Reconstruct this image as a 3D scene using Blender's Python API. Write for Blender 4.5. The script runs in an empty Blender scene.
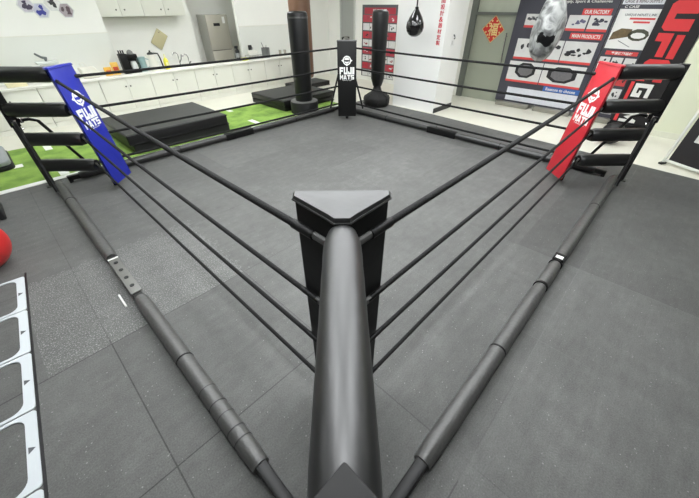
import bpy, bmesh, math, random
from mathutils import Vector, Matrix
random.seed(7)
C = bpy.context.scene.collection
PI = math.pi
S2 = math.sqrt(.5)

# ------------------------------------------------------------------ materials
def lin(c):
    return tuple(((v/255)/12.92 if v/255 <= .04045 else ((v/255+.055)/1.055)**2.4) for v in c)
MATS = {}
def mat(name, rgb, rough=.6, metal=0., var=.06, scale=8., bump=0., coat=0., alpha=1., emit=0., spec=.5, bscale=None):
    """procedural material: colour varied by noise, optional bump"""
    if name in MATS: return MATS[name]
    m = bpy.data.materials.new(name); m.use_nodes = True
    nt = m.node_tree; b = nt.nodes['Principled BSDF']
    col = lin(rgb)
    tc = nt.nodes.new('ShaderNodeTexCoord')
    nz = nt.nodes.new('ShaderNodeTexNoise'); nz.inputs['Scale'].default_value = scale; nz.inputs['Detail'].default_value = 4
    nt.links.new(tc.outputs['Object'], nz.inputs['Vector'])
    mx = nt.nodes.new('ShaderNodeMix'); mx.data_type = 'RGBA'
    mx.inputs[6].default_value = (*[max(0, v*(1-var)) for v in col], 1)
    mx.inputs[7].default_value = (*[min(1, v*(1+var)) for v in col], 1)
    nt.links.new(nz.outputs['Fac'], mx.inputs[0])
    nt.links.new(mx.outputs[2], b.inputs['Base Color'])
    b.inputs['Roughness'].default_value = rough
    b.inputs['Metallic'].default_value = metal
    b.inputs['Specular IOR Level'].default_value = spec
    b.inputs['Coat Weight'].default_value = coat
    if emit:
        b.inputs['Emission Color'].default_value = (*col, 1); b.inputs['Emission Strength'].default_value = emit
    if bump:
        n2 = nt.nodes.new('ShaderNodeTexNoise'); n2.inputs['Scale'].default_value = bscale or scale*6; n2.inputs['Detail'].default_value = 3
        nt.links.new(tc.outputs['Object'], n2.inputs['Vector'])
        bp = nt.nodes.new('ShaderNodeBump'); bp.inputs['Strength'].default_value = bump; bp.inputs['Distance'].default_value = .02
        nt.links.new(n2.outputs['Fac'], bp.inputs['Height']); nt.links.new(bp.outputs['Normal'], b.inputs['Normal'])
    MATS[name] = m
    return m

def floor_material():
    m = bpy.data.materials.new('rubber_tiles'); m.use_nodes = True
    nt = m.node_tree; b = nt.nodes['Principled BSDF']; N = nt.nodes; L = nt.links
    tc = N.new('ShaderNodeTexCoord'); sp = N.new('ShaderNodeSeparateXYZ'); L.new(tc.outputs['Object'], sp.inputs[0])
    def M(op, a, b_=None, c=None, clamp=False):
        n = N.new('ShaderNodeMath'); n.operation = op; n.use_clamp = clamp
        for i, v in enumerate((a, b_, c)):
            if v is None: continue
            if isinstance(v, (int, float)): n.inputs[i].default_value = v
            else: L.new(v, n.inputs[i])
        return n.outputs[0]
    def noise(scale, detail=3, rough=.5):
        n = N.new('ShaderNodeTexNoise'); n.inputs['Scale'].default_value = scale; n.inputs['Detail'].default_value = detail
        n.inputs['Roughness'].default_value = rough
        L.new(tc.outputs['Object'], n.inputs['Vector']); return n.outputs['Fac']
    x, y = sp.outputs[0], sp.outputs[1]
    tx = M('DIVIDE', M('SUBTRACT', x, .25), 1.17); ty = M('DIVIDE', M('ADD', y, .71), 1.2)
    def seam(t, size):
        f = M('FRACT', M('ADD', t, 100)); d = M('MINIMUM', f, M('SUBTRACT', 1., f))
        return M('LESS_THAN', M('MULTIPLY', d, size), .0042)
    sm = M('MAXIMUM', seam(tx, 1.17), seam(ty, 1.2))
    # seams get faint away from the swept near tiles; some are filled with pale dust
    side = M('GREATER_THAN', M('ADD', x, M('MULTIPLY', y, -1.)), 0.9)
    cb = N.new('ShaderNodeCombineXYZ'); L.new(M('FLOOR', tx), cb.inputs[0]); L.new(M('FLOOR', ty), cb.inputs[1])
    wn = N.new('ShaderNodeTexWhiteNoise'); wn.noise_dimensions = '2D'; L.new(cb.outputs[0], wn.inputs['Vector'])
    tile = M('MULTIPLY_ADD', wn.outputs['Value'], .22, .89)
    big = M('MULTIPLY_ADD', noise(1.3, 5, .6), .55, .72)
    mid = M('MULTIPLY_ADD', noise(9, 5, .7), .5, .75)
    fine = M('MULTIPLY_ADD', noise(110, 3), .9, .55)
    v = M('MULTIPLY', M('MULTIPLY', tile, big), M('MULTIPLY', mid, fine))
    wornt = M('MULTIPLY', M('LESS_THAN', x, .25), M('LESS_THAN', y, -3.02))
    darkt = M('MULTIPLY', M('GREATER_THAN', x, .25), M('LESS_THAN', y, -2.5))
    v = M('MULTIPLY', v, M('ADD', M('MULTIPLY_ADD', wornt, .1, 1.), M('MULTIPLY', darkt, -.14)))
    # worn pale smears inside the ring
    smear = M('MULTIPLY', M('SUBTRACT', noise(2.2, 6, .68), .56, clamp=True), 1.3)
    v = M('ADD', v, smear)
    def wn2():
        n = N.new('ShaderNodeTexWhiteNoise'); n.noise_dimensions = '3D'; L.new(vo.outputs['Position'], n.inputs['Vector']); return n.outputs['Value']
    # dark scuffs and pale dusty patches
    mp = N.new('ShaderNodeMapping'); mp.inputs['Scale'].default_value = (1.2, 7., 1.); mp.inputs['Rotation'].default_value = (0, 0, .5); L.new(tc.outputs['Object'], mp.inputs['Vector'])
    sn = N.new('ShaderNodeTexNoise'); sn.inputs['Scale'].default_value = 2.4; sn.inputs['Detail'].default_value = 6; sn.inputs['Roughness'].default_value = .7; L.new(mp.outputs[0], sn.inputs['Vector'])
    v = M('MULTIPLY', v, M('MULTIPLY_ADD', sn.outputs['Fac'], .5, .75))
    v = M('ADD', v, M('MULTIPLY', M('SUBTRACT', noise(26, 5, .75), .6, clamp=True), 1.6))
    # sparse pale crumbs everywhere, dense in the flecked tiles
    vo = N.new('ShaderNodeTexVoronoi'); vo.inputs['Scale'].default_value = 34; L.new(tc.outputs['Object'], vo.inputs['Vector'])
    crumb = M('LESS_THAN', vo.outputs['Distance'], M('MULTIPLY_ADD', wn2(), .13, .03))
    crumb = M('MULTIPLY', crumb, M('GREATER_THAN', noise(7, 2), .5))
    edge = M('MULTIPLY', M('SUBTRACT', noise(14, 3), .5), .35)
    xe = M('ADD', x, edge); ye = M('ADD', y, edge)
    inbox = M('MULTIPLY', M('MULTIPLY', M('GREATER_THAN', x, -3.66), M('LESS_THAN', xe, -2.07)),
              M('MULTIPLY', M('GREATER_THAN', y, -.71), M('LESS_THAN', ye, .6)))
    fleck = M('MULTIPLY', M('MULTIPLY_ADD', noise(95, 3, .5), 8., -4.25, True), inbox)
    v = M('ADD', v, M('MULTIPLY', crumb, 1.1))
    v = M('ADD', v, M('MULTIPLY', fleck, 1.55))
    left = M('MULTIPLY_ADD', x, -.6, -.75, True)
    dark = M('MULTIPLY', sm, M('MULTIPLY_ADD', M('MULTIPLY', left, M('MULTIPLY_ADD', M('GREATER_THAN', y, -.65), -.7, 1.)), .42, .1))
    v = M('MULTIPLY', v, M('SUBTRACT', 1., dark))
    pale = M('MULTIPLY', M('MULTIPLY', sm, side), M('MULTIPLY_ADD', noise(1.1, 3), 2.2, -.8, True))
    v = M('ADD', v, M('MULTIPLY', pale, .55))
    mx = N.new('ShaderNodeMix'); mx.data_type = 'RGBA'; mx.clamp_factor = False
    mx.inputs[6].default_value = (0, 0, 0, 1); mx.inputs[7].default_value = (*FLOOR, 1)
    L.new(v, mx.inputs[0]); L.new(mx.outputs[2], b.inputs['Base Color'])
    b.inputs['Roughness'].default_value = .62; b.inputs['Specular IOR Level'].default_value = .32
    bp = N.new('ShaderNodeBump'); bp.inputs['Strength'].default_value = .25; bp.inputs['Distance'].default_value = .004
    L.new(noise(120, 2), bp.inputs['Height']); L.new(bp.outputs['Normal'], b.inputs['Normal'])
    return m
FLOOR = (.108, .109, .1045)

def turf_material():
    m = bpy.data.materials.new('artificial_grass'); m.use_nodes = True
    nt = m.node_tree; b = nt.nodes['Principled BSDF']; N = nt.nodes; L = nt.links
    tc = N.new('ShaderNodeTexCoord')
    n1 = N.new('ShaderNodeTexNoise'); n1.inputs['Scale'].default_value = 160; L.new(tc.outputs['Object'], n1.inputs['Vector'])
    n2 = N.new('ShaderNodeTexNoise'); n2.inputs['Scale'].default_value = 3; L.new(tc.outputs['Object'], n2.inputs['Vector'])
    a = N.new('ShaderNodeMath'); a.operation = 'MULTIPLY_ADD'; L.new(n1.outputs['Fac'], a.inputs[0]); a.inputs[1].default_value = .7
    L.new(n2.outputs['Fac'], a.inputs[2])
    cr = N.new('ShaderNodeValToRGB'); cr.color_ramp.elements[0].position = .55; cr.color_ramp.elements[1].position = 1.15
    cr.color_ramp.elements[0].color = (*lin((92, 128, 48)), 1); cr.color_ramp.elements[1].color = (*lin((150, 186, 84)), 1)
    L.new(a.outputs[0], cr.inputs[0]); L.new(cr.outputs[0], b.inputs['Base Color']); b.inputs['Roughness'].default_value = .9
    bp = N.new('ShaderNodeBump'); bp.inputs['Strength'].default_value = .6; bp.inputs['Distance'].default_value = .02
    L.new(n1.outputs['Fac'], bp.inputs['Height']); L.new(bp.outputs['Normal'], b.inputs['Normal'])
    return m

def marble_material():
    m = bpy.data.materials.new('silver_marbled_vinyl'); m.use_nodes = True
    nt = m.node_tree; b = nt.nodes['Principled BSDF']; N = nt.nodes; L = nt.links
    tc = N.new('ShaderNodeTexCoord')
    n1 = N.new('ShaderNodeTexNoise'); n1.inputs['Scale'].default_value = 5.5; n1.inputs['Detail'].default_value = 3; n1.inputs['Distortion'].default_value = 1.2
    L.new(tc.outputs['Object'], n1.inputs['Vector'])
    cr = N.new('ShaderNodeValToRGB'); e = cr.color_ramp.elements
    e[0].position = .3; e[0].color = (*lin((58, 58, 60)), 1); e[1].position = .64; e[1].color = (*lin((190, 192, 190)), 1)
    k = cr.color_ramp.elements.new(.46); k.color = (*lin((128, 130, 129)), 1)
    L.new(n1.outputs['Fac'], cr.inputs[0]); L.new(cr.outputs[0], b.inputs['Base Color'])
    b.inputs['Roughness'].default_value = .3; b.inputs['Metallic'].default_value = .0
    return m

vinyl   = lambda: mat('black_vinyl', (14, 14, 14), .4, var=.12, scale=5, bump=.06, bscale=14, spec=1.)
capvin  = lambda: mat('black_vinyl_smooth', (16, 16, 16), .42, var=.1, scale=9, bump=.1, bscale=11, spec=.7)
flapvin = lambda: mat('black_vinyl_flap_lit', (26, 26, 26), .4, var=.1, scale=9, bump=.08, bscale=11, spec=1.)  # same black vinyl, base lightened to carry the ceiling light's reflection
padvin  = lambda: mat('black_vinyl_pad', (13, 13, 13), .5, var=.1, scale=9, bump=.1, bscale=11, spec=.3)
steel   = lambda: mat('black_powder_coat', (12, 12, 12), .5, var=.1, scale=20, spec=.3)
foam    = lambda: mat('foam_sleeve', (74, 74, 72), .4, var=.15, scale=12, bump=.2, bscale=30, spec=.8)
rope_m  = lambda: mat('rope_black', (17, 17, 17), .7, var=.2, scale=60, bump=.3, bscale=140, spec=.25)
chrome  = lambda: mat('chrome', (200, 200, 200), .22, metal=1., var=.04)
white_m = lambda: mat('cabinet_white', (232, 232, 222), .4, var=.02, scale=3)
wall_m  = lambda: mat('wall_paint', (242, 242, 236), .75, var=.02, scale=2, bump=.03)
print_w = lambda: mat('print_white', (233, 233, 230), .5, var=.02)
print_k = lambda: mat('print_black', (24, 24, 26), .5, var=.1)
print_r = lambda: mat('print_red', (205, 36, 46), .5, var=.05)
print_g = lambda: mat('print_grey', (120, 122, 124), .5, var=.3, scale=30)

# ------------------------------------------------------------------ mesh builder
class MB:
    def __init__(s): s.bm = bmesh.new(); s.mi = 0
    def _add(s, t, M=None):
        if M is not None: bmesh.ops.transform(t, matrix=M, verts=t.verts)
        for f in t.faces: f.material_index = s.mi
        me = bpy.data.meshes.new('t'); t.to_mesh(me); t.free(); s.bm.from_mesh(me); bpy.data.meshes.remove(me); return s
    def box(s, x0, y0, z0, x1, y1, z1, bev=0., seg=2, M=None):
        t = bmesh.new(); bmesh.ops.create_cube(t, size=1)
        bmesh.ops.transform(t, matrix=Matrix.Translation(((x0+x1)/2, (y0+y1)/2, (z0+z1)/2)) @ Matrix.Diagonal((abs(x1-x0), abs(y1-y0), abs(z1-z0), 1)), verts=t.verts)
        if bev: bmesh.ops.bevel(t, geom=list(t.edges), offset=bev, segments=seg, affect='EDGES', profile=.5)
        return s._add(t, M)
    def tube(s, p0, p1, r, seg=16, r2=None, bev=0., M=None):
        p0, p1 = Vector(p0), Vector(p1); d = p1-p0; t = bmesh.new()
        bmesh.ops.create_cone(t, cap_ends=True, segments=seg, radius1=r, radius2=r if r2 is None else r2, depth=d.length)
        if bev:
            es = [e for e in t.edges if len(e.link_faces) == 2 and any(len(f.verts) > 4 for f in e.link_faces)]
            bmesh.ops.bevel(t, geom=es, offset=bev, segments=3, affect='EDGES', profile=.5)
        q = d.to_track_quat('Z', 'Y').to_matrix().to_4x4()
        bmesh.ops.transform(t, matrix=Matrix.Translation((p0+p1)/2) @ q, verts=t.verts)
        return s._add(t, M)
    def path(s, pts, r, seg=10, flat=1.):
        pts = [Vector(p) for p in pts]; t = bmesh.new(); rings = []
        up = Vector((0, 0, 1))
        for i, p in enumerate(pts):
            d = (pts[min(i+1, len(pts)-1)]-pts[max(i-1, 0)]).normalized()
            a = d.cross(up); a = a.normalized() if a.length > 1e-3 else Vector((1, 0, 0)); b = a.cross(d).normalized()
            rr = r[i] if isinstance(r, (list, tuple)) else r
            rings.append([t.verts.new(p+a*math.cos(2*PI*k/seg)*rr+b*math.sin(2*PI*k/seg)*rr*flat) for k in range(seg)])
        for i in range(len(rings)-1):
            for k in range(seg): t.faces.new((rings[i][k], rings[i][(k+1) % seg], rings[i+1][(k+1) % seg], rings[i+1][k]))
        t.faces.new(rings[0][::-1]); t.faces.new(rings[-1])
        bmesh.ops.recalc_face_normals(t, faces=t.faces)
        return s._add(t)
    def lathe(s, prof, c=(0, 0, 0), seg=32, M=None):
        t = bmesh.new(); rings = []
        for r, z in prof:
            if r < 1e-5: rings.append([t.verts.new((c[0], c[1], c[2]+z))])
            else: rings.append([t.verts.new((c[0]+r*math.cos(2*PI*k/seg), c[1]+r*math.sin(2*PI*k/seg), c[2]+z)) for k in range(seg)])
        for a, b in zip(rings, rings[1:]):
            for k in range(seg):
                n = (k+1) % seg
                if len(a) == 1 and len(b) == 1: continue
                if len(a) == 1: t.faces.new((a[0], b[n], b[k]))
                elif len(b) == 1: t.faces.new((a[k], a[n], b[0]))
                else: t.faces.new((a[k], a[n], b[n], b[k]))
        if len(rings[0]) > 1: t.faces.new(rings[0][::-1])
        if len(rings[-1]) > 1: t.faces.new(rings[-1])
        bmesh.ops.recalc_face_normals(t, faces=t.faces)
        return s._add(t, M)
    def prism(s, poly, z0, z1, bev=0., M=None, seg=2):
        t = bmesh.new(); vs = [t.verts.new((x, y, z0)) for x, y in poly]; f = t.faces.new(vs)
        r = bmesh.ops.extrude_face_region(t, geom=[f]); vv = [g for g in r['geom'] if isinstance(g, bmesh.types.BMVert)]
        bmesh.ops.translate(t, vec=(0, 0, z1-z0), verts=vv); bmesh.ops.recalc_face_normals(t, faces=t.faces)
        if bev: bmesh.ops.bevel(t, geom=list(t.edges), offset=bev, segments=seg, affect='EDGES', profile=.5)
        return s._add(t, M)
    def frame(s, outer, inner, z0, z1):
        """flat ring between two loops with equal counts"""
        t = bmesh.new(); n = len(outer)
        lo = [[t.verts.new((x, y, z)) for x, y in lp] for lp, z in ((outer, z0), (outer, z1), (inner, z1), (inner, z0))]
        for i in range(4):
            a, b = lo[i], lo[(i+1) % 4]
            for k in range(n): t.faces.new((a[k], a[(k+1) % n], b[(k+1) % n], b[k]))
        bmesh.ops.recalc_face_normals(t, faces=t.faces)
        return s._add(t)
    def build(s, name, m, parent=None, smooth=True, loc=None):
        me = bpy.data.meshes.new(name); s.bm.to_mesh(me); s.bm.free()
        for q in (m if isinstance(m, (list, tuple)) else [m]): me.materials.append(q)
        if smooth:
            me.shade_smooth(); me.set_sharp_from_angle(angle=math.radians(38))
        o = bpy.data.objects.new(name, me); C.objects.link(o)
        if parent: o.parent = parent
        if loc: o.location = loc
        return o

def tag(o, label, cat, group=None):
    o['label'] = label; o['category'] = cat
    if group: o['group'] = group
    return o
def thing(name, label, cat, loc=(0, 0, 0), rotz=0., group=None):
    o = bpy.data.objects.new(name, None); C.objects.link(o); o.empty_display_size = .1
    o.location = loc; o.rotation_euler = (0, 0, rotz)
    return tag(o, label, cat, group)
def struct(name, mb, m, smooth=False):
    o = mb.build(name, m, smooth=smooth); o['kind'] = 'structure'; return o
def copy_tree(o, parent=None):
    c = o.copy(); C.objects.link(c)
    if parent: c.parent = parent
    for ch in list(o.children): copy_tree(ch, c)
    return c

def rrect(x0, y0, x1, y1, r, n=5):
    pts = []
    for cx, cy, a in ((x1-r, y1-r, 0), (x0+r, y1-r, 90), (x0+r, y0+r, 180), (x1-r, y0+r, 270)):
        for k in range(n+1):
            t = math.radians(a+90*k/n); pts.append((cx+r*math.cos(t), cy+r*math.sin(t)))
    return pts

def text(body, name, m, parent, w, h, loc, rot=(PI/2, 0, 0), bold=.0, ext=.0015, label=None, spin=0.):
    """lettering as a mesh, fitted into w x h, centred on loc (local to parent); faces local -y"""
    cu = bpy.data.curves.new('txt', 'FONT'); cu.body = body; cu.size = 1; cu.offset = bold; cu.resolution_u = 3
    to = bpy.data.objects.new('txt', cu); C.objects.link(to)
    dg = bpy.context.evaluated_depsgraph_get(); me = bpy.data.meshes.new_from_object(to.evaluated_get(dg))
    bpy.data.objects.remove(to); bpy.data.curves.remove(cu)
    xs = [v.co.x for v in me.vertices]; ys = [v.co.y for v in me.vertices]
    if not xs: return None
    sx = w/max(1e-6, max(xs)-min(xs)); sy = h/max(1e-6, max(ys)-min(ys))
    cx, cy = (max(xs)+min(xs))/2, (max(ys)+min(ys))/2
    cs, sn = math.cos(spin), math.sin(spin)
    bm = bmesh.new(); bm.from_mesh(me)
    for v in bm.verts:
        x, y = (v.co.x-cx)*sx, (v.co.y-cy)*sy
        v.co = (x*cs-y*sn, x*sn+y*cs, 0)
    if bm.faces:
        r = bmesh.ops.extrude_face_region(bm, geom=list(bm.faces)); vv = [g for g in r['geom'] if isinstance(g, bmesh.types.BMVert)]
        bmesh.ops.translate(bm, vec=(0, 0, ext), verts=vv)
    bm.to_mesh(me); bm.free(); me.name = name
    me.materials.clear(); me.materials.append(m)
    o = bpy.data.objects.new(name, me); C.objects.link(o); o.parent = parent; o.location = loc; o.rotation_euler = rot
    if label: o['label'] = label
    return o

# ------------------------------------------------------------------ room shell
Z0 = -.008; ZC = 3.1
struct('floor', MB().box(-6.1, -6.1, -.06, 6.6, 8.4, Z0), mat('pale_floor_tile', (226, 224, 210), .35, var=.05, scale=3))
t = MB(); t.prism([(-6, -6), (3.62, -6), (3.8, -3.6), (4.14, 1.05), (4.14, 3.18), (-6, 3.18)], Z0, 0)
struct('floor', t, floor_material())
struct('ceiling', MB().box(-6.1, -6.1, ZC, 6.6, 8.4, ZC+.1), mat('ceiling_paint', (240, 240, 236), .8, var=.01))
YW = 6.95; XW = 6.4
t = MB()
t.box(-6.1, YW, Z0, -.55, YW+.12, ZC)                     # left of the kitchen recess
t.box(2.8, YW, Z0, XW+.1, YW+.12, ZC)                     # right of the recess
t.box(-.67, YW+.12, Z0, -.55, 7.7, ZC)
t.box(-.67, 7.6, Z0, 1.75, 7.7, ZC)
t.box(1.68, 7.7, Z0, 1.75, 8.3, ZC)
t.box(1.68, 8.25, Z0, 3.6, 8.35, ZC)
t.box(3.5, YW+.12, Z0, 3.6, 8.25, ZC)
struct('wall_left', t, wall_m())
t = MB(); t.box(-6, YW-.012, .0, -.55, YW, 1.58); t.box(2.8, YW-.012, .0, 4.85, YW, 1.58)
struct('trim_1', t, mat('wainscot_panel', (231, 233, 226), .35, var=.03, scale=2))
t = MB(); t.box(-6, YW-.02, 1.58, -.55, YW, 1.6); t.box(2.8, YW-.02, 1.58, 4.85, YW, 1.6)
struct('trim_2', t, white_m())
t = MB()
t.box(XW, -2.93, Z0, XW+.1, .36, ZC); t.box(XW, 1.62, Z0, XW+.1, 5.66, ZC); t.box(XW, 6.36, Z0, XW+.1, YW, ZC)
t.box(XW, .36, 2.45, XW+.1, 1.62, ZC); t.box(XW, 5.66, 2.45, XW+.1, 6.36, ZC)
struct('wall_far', t, wall_m())
t = MB(); t.box(5.88, -6.1, Z0, XW+.1, -2.93, ZC)
struct('wall_right', t, mat('wall_cream_green', (226, 230, 205), .7, var=.03, scale=1.5))
struct('baseboard_right', MB().box(5.868, -6, Z0, 5.88, -2.93, .1), mat('skirting_pale', (224, 226, 208), .5))
dkw = mat('unseen_wall_dark', (70, 71, 72), .7, var=.06, scale=2)  # unseen walls, coloured dark to dim reflections and the near floor
struct('wall_behind', MB().box(-6.1, -6.1, Z0, 5.88, -6, ZC), dkw)
struct('wall_entrance', MB().box(-6.1, -6, Z0, -6, YW, ZC), dkw)
# white column with a black skirting on its side
cl = MB(); cl.box(4.24, 1.06, Z0, 5.08, 2.3, ZC)
struct('column', cl, mat('column_white', (238, 238, 234), .5, var=.03, scale=1.2))
struct('baseboard_column', MB().box(4.232, 1.045, Z0, 5.08, 1.06, .1), mat('skirting_black', (40, 40, 40), .5))

# ---- glass door with grey frame
d = bpy.data.objects.new('door_1', None); C.objects.link(d); d['kind'] = 'structure'; d.location = (XW, 1.0, Z0); d.rotation_euler = (0, 0, -PI/2)
fr = mat('door_frame_grey', (104, 108, 102), .4, var=.05)
t = MB(); t.box(-.62, -.03, 0, -.46, .1, 2.45); t.box(.56, -.03, 0, .64, .1, 2.45); t.box(-.46, -.03, 1.9, .56, .1, 1.96); t.box(-.46, -.03, 2.38, .56, .1, 2.45)
t.build('door_frame', fr, d, smooth=False)
MB().box(-.46, .02, .0, .56, .06, 1.9).build('glass_panel', mat('frosted_green_glass', (158, 163, 148), .25, var=.06, scale=.8), d, smooth=False)
t = MB(); t.box(-.46, .02, 1.96, .56, .06, 2.38)
t.build('transom_pane', mat('transom_glass_reflection', (196, 202, 186), .2, var=.25, scale=2.5), d, smooth=False)  # paler than the door glass: a window reflection put into its colour
t = MB(); t.tube((.46, -.05, .92), (.42, -.05, 1.55), .016, 12); t.tube((.45, -.05, 1.0), (.45, .03, 1.0), .01, 8); t.tube((.43, -.05, 1.48), (.43, .03, 1.48), .01, 8)
t.build('door_handle', chrome(), d)
# ---- grey steel door near the far corner
d = bpy.data.objects.new('door_2', None); C.objects.link(d); d['kind'] = 'structure'; d.location = (XW, 6.0, Z0); d.rotation_euler = (0, 0, -PI/2)
t = MB(); t.box(-.36, -.03, 0, -.3, .1, 2.45); t.box(.28, -.03, 0, .34, .1, 2.45); t.box(-.3, -.03, 2.38, .28, .1, 2.45)
t.build('door_frame', mat('steel_frame', (188, 190, 186), .4, var=.05), d, smooth=False)
MB().box(-.3, .0, 0, .28, .05, 2.38).build('door_panel', mat('steel_door', (160, 163, 158), .4, var=.08, scale=2), d, smooth=False)
MB().box(-.27, -.05, 1.0, -.1, .0, 1.2, .01).build('lock_box', steel(), d)

# ---- ceiling panels (ring grid, plus extra ones added to brighten the walls)
lampm = mat('lamp_diffuser', (250, 253, 255), .5, var=0, emit=15.5)
lf = mat('lamp_frame', (235, 235, 235), .4)
proto = thing('ceiling_light', 'white ceiling light panel placed overhead to light the room, out of frame', 'light', (0, 0, ZC), 0, 'ceiling light panels')
MB().frame(rrect(-.31, -.31, .31, .31, .02), rrect(-.3, -.3, .3, .3, .01), -.02, 0).build('light_frame', lf, proto, smooth=False)
MB().box(-.3, -.3, -.014, .3, .3, -.002).build('diffuser', lampm, proto, smooth=False)
spots = [(x, y) for x in (-2.75, -1.65, -.55, .55, 1.65) for y in (-2.75, -1.65, -.55, .55, 1.65)]
spots += [(x, 4.6) for x in (-4., -2., 0., 2.)]+[(-2.4, 5.6), (0., 5.6), (2.4, 5.6), (4.4, 5.7)]  # extra unseen panels added to brighten the kitchen wall
spots += [(4.6, -4.2), (4.3, -3.), (4.6, -1.8), (4.3, -.6), (3., -1.2), (3.1, .4), (5.6, 3.6), (3., 2.4), (1.2, -4.4), (-4.6, .6)]  # extra unseen panels, mainly added to brighten the column and right background
for i, (x, y) in enumerate(spots+[(1.2, 7.3)]):
    o = proto if i == 0 else copy_tree(proto)
    o.location = (x, y, ZC)
# ------------------------------------------------------------------ turf strip
tf = tag(MB().prism([(-6, 3.27), (3.3, 3.27), (3.3, 4.9), (-6, 5.36)], Z0, .008).build('artificial_turf', turf_material(), smooth=False),
         'strip of green artificial turf with white markings between ring and kitchen', 'turf')
lm = mat('turf_line_white', (235, 236, 230), .8, var=.05, scale=30)
MB().box(-6, 3.15, Z0, 3.3, 3.27, .009).build('border_line', lm, tf, smooth=False)
for x0, y0, x1, y1 in ((-2.84, 3.28, -2.72, 3.5), (-2.79, 4.76, -2.68, 5.18), (-3.3, 4.14, -3.18, 4.3), (.75, 3.33, .87, 3.75), (.84, 4.7, .95, 5.02), (-.6, 4.78, -.5, 5.06)):
    MB().box(x0, y0, .007, x1, y1, .0095).build('dash_line', lm, tf, smooth=False)

# ------------------------------------------------------------------ boxing ring
RC = 3.40       # inner post distance along the diagonal
PADS = {'near': (225, (.025/1, 0)), 'left': (135, (0, 0)), 'right': (-45, (0, 0)), 'far': (45, (0, 0))}
def diag(a): return Vector((math.cos(math.radians(a)), math.sin(math.radians(a)), 0))
side_off = {'near': .0135, 'left': 0., 'right': 0., 'far': -.145}    # sideways shift of a corner
ANG = {'near': 225, 'left': 135, 'right': -45, 'far': 45}
def corner_pos(k, s):
    a = ANG[k]; dv = diag(a); n = Vector((-dv.y, dv.x, 0))
    return dv*s + n*side_off[k]
TZ = (1.452, 1.055, .685, .32)
desc = {'near': 'nearest black corner', 'left': 'blue corner', 'right': 'red corner', 'far': 'far black corner'}
tub = [(.0, 0), (1, 0)]
for k in ('near', 'left', 'right', 'far'):
    p = corner_pos(k, RC)
    lab = {'near': 'black steel corner frame with padded bars in the foreground beside the camera',
           'left': 'black corner frame with four padded bars joining the blue corner pad',
           'right': 'black corner frame with four padded bars joining the red corner pad',
           'far': 'black corner frame standing hidden behind the far black corner pad'}[k]
    r = thing('ring_corner_frame', lab, 'boxing ring frame', p, math.radians(ANG[k]), 'boxing ring corner frames')
    MB().tube((-.085 if k in ('left', 'right') else -.055, 0, 0), (0, 0, 1.47), .03, 12).build('inner_post', steel(), r)
    # outer post is a square tube turned to the ring's sides
    R45 = Matrix.Translation((.835, 0, 0)) @ Matrix.Rotation(PI/4, 4, 'Z')
    MB().box(-.04, -.04, 0, .04, .04, .92, .004, M=R45).box(-.075, -.075, 0, .075, .075, .012, .003, M=R45).build('outer_post', mat('dark_grey_steel', (40, 40, 40), .42, var=.2, scale=15), r)  # lower post, greyer than the black sleeve above it
    MB().box(-.054, -.054, .84, .054,   .054, 1.523, .004, M=R45).build('post_sleeve', steel(), r)
    for z in TZ:
        rt_ = .0645 if k == 'near' else .086
        z = z if k == 'near' else z-.015
        n = 14; L0, L1 = .045, .80
        pts = [(L0+(L1-L0)*i/n, 0, z) for i in range(n+1)]
        rad = [rt_*.82]+[rt_+.0015*math.sin(3.1*i+z*9) for i in range(1, n)]+[rt_*.97]
        b_ = MB().path(pts, rad, 28).build('padded_bar', vinyl(), r)
        MB().tube((L0-.02, 0, z), (L0+.005, 0, z), .03, 12).build('steel_core', steel(), b_)
    # gusset braces down to both floor bars
    for sgn in ((1, -1) if k != 'near' else ()):
        # directions of the ring sides in this frame are at 135 and -135 degrees
        dx, dy = -S2, sgn*S2
        P = lambda a, z, off=0: (.835+dx*a, dy*a, z)
        MB().path([P(.05, .90), P(.16, .90), P(.24, .86), P(.56, .09)], .021, 8).build('brace', steel(), r)
        MB().box(-.02, -.02, .87, .02, .02, .93, .004, M=Matrix.Translation(P(.075, 0))).build('bracket', chrome(), r)
        t = MB(); t.tube(P(.05, .80), P(.05, .80) and tuple(Vector(P(.05, .80))+Vector((dx*.012, dy*.012, 0))), .012, 8)
        t.build('bolt', chrome(), r)

R4 = lambda x0, z0, x1, z1: [(x0, z0), (x1, z0), (x1, z1), (x0, z1)]
GLYPH = {
 'F': [R4(0, 0, .34, 1), R4(.34, .72, 1, 1), R4(.34, .36, .85, .6)],
 'U': [R4(0, 0, .34, 1), R4(.66, 0, 1, 1), R4(.34, 0, .66, .27)],
 'J': [R4(.6, 0, 1, 1), R4(0, 0, .6, .27), R4(0, .27, .3, .42)],
 'I': [R4(.25, 0, .75, 1)],
 'M': [[(0, 0), (.27, 0), (.27, 1), (0, 1)], R4(.73, 0, 1, 1), [(.27, 1), (.27, .6), (.5, .2), (.73, .6), (.73, 1), (.5, .58)]],
 'A': [[(0, 0), (.3, 0), (.5, .68), (.5, 1), (.34, 1)], [(1, 0), (.66, 1), (.5, 1), (.5, .68), (.7, 0)], R4(.33, .16, .67, .36)],
 'T': [R4(0, .73, 1, 1), R4(.33, 0, .67, .73)],
 'S': [R4(0, 0, 1, .23), R4(.68, .23, 1, .39), R4(0, .39, 1, .61), R4(0, .61, .32, .77), R4(0, .77, 1, 1)],
 'G': [R4(0, 0, .3, 1), R4(.3, .76, 1, 1), R4(.3, 0, 1, .24), R4(.7, .24, 1, .52), R4(.5, .36, .7, .52)],
 'Y': [[(0, 1), (.34, 1), (.5, .7), (.66, 1), (1, 1), (.67, .42), (.33, .42)], R4(.33, 0, .67, .42)]}
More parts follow.
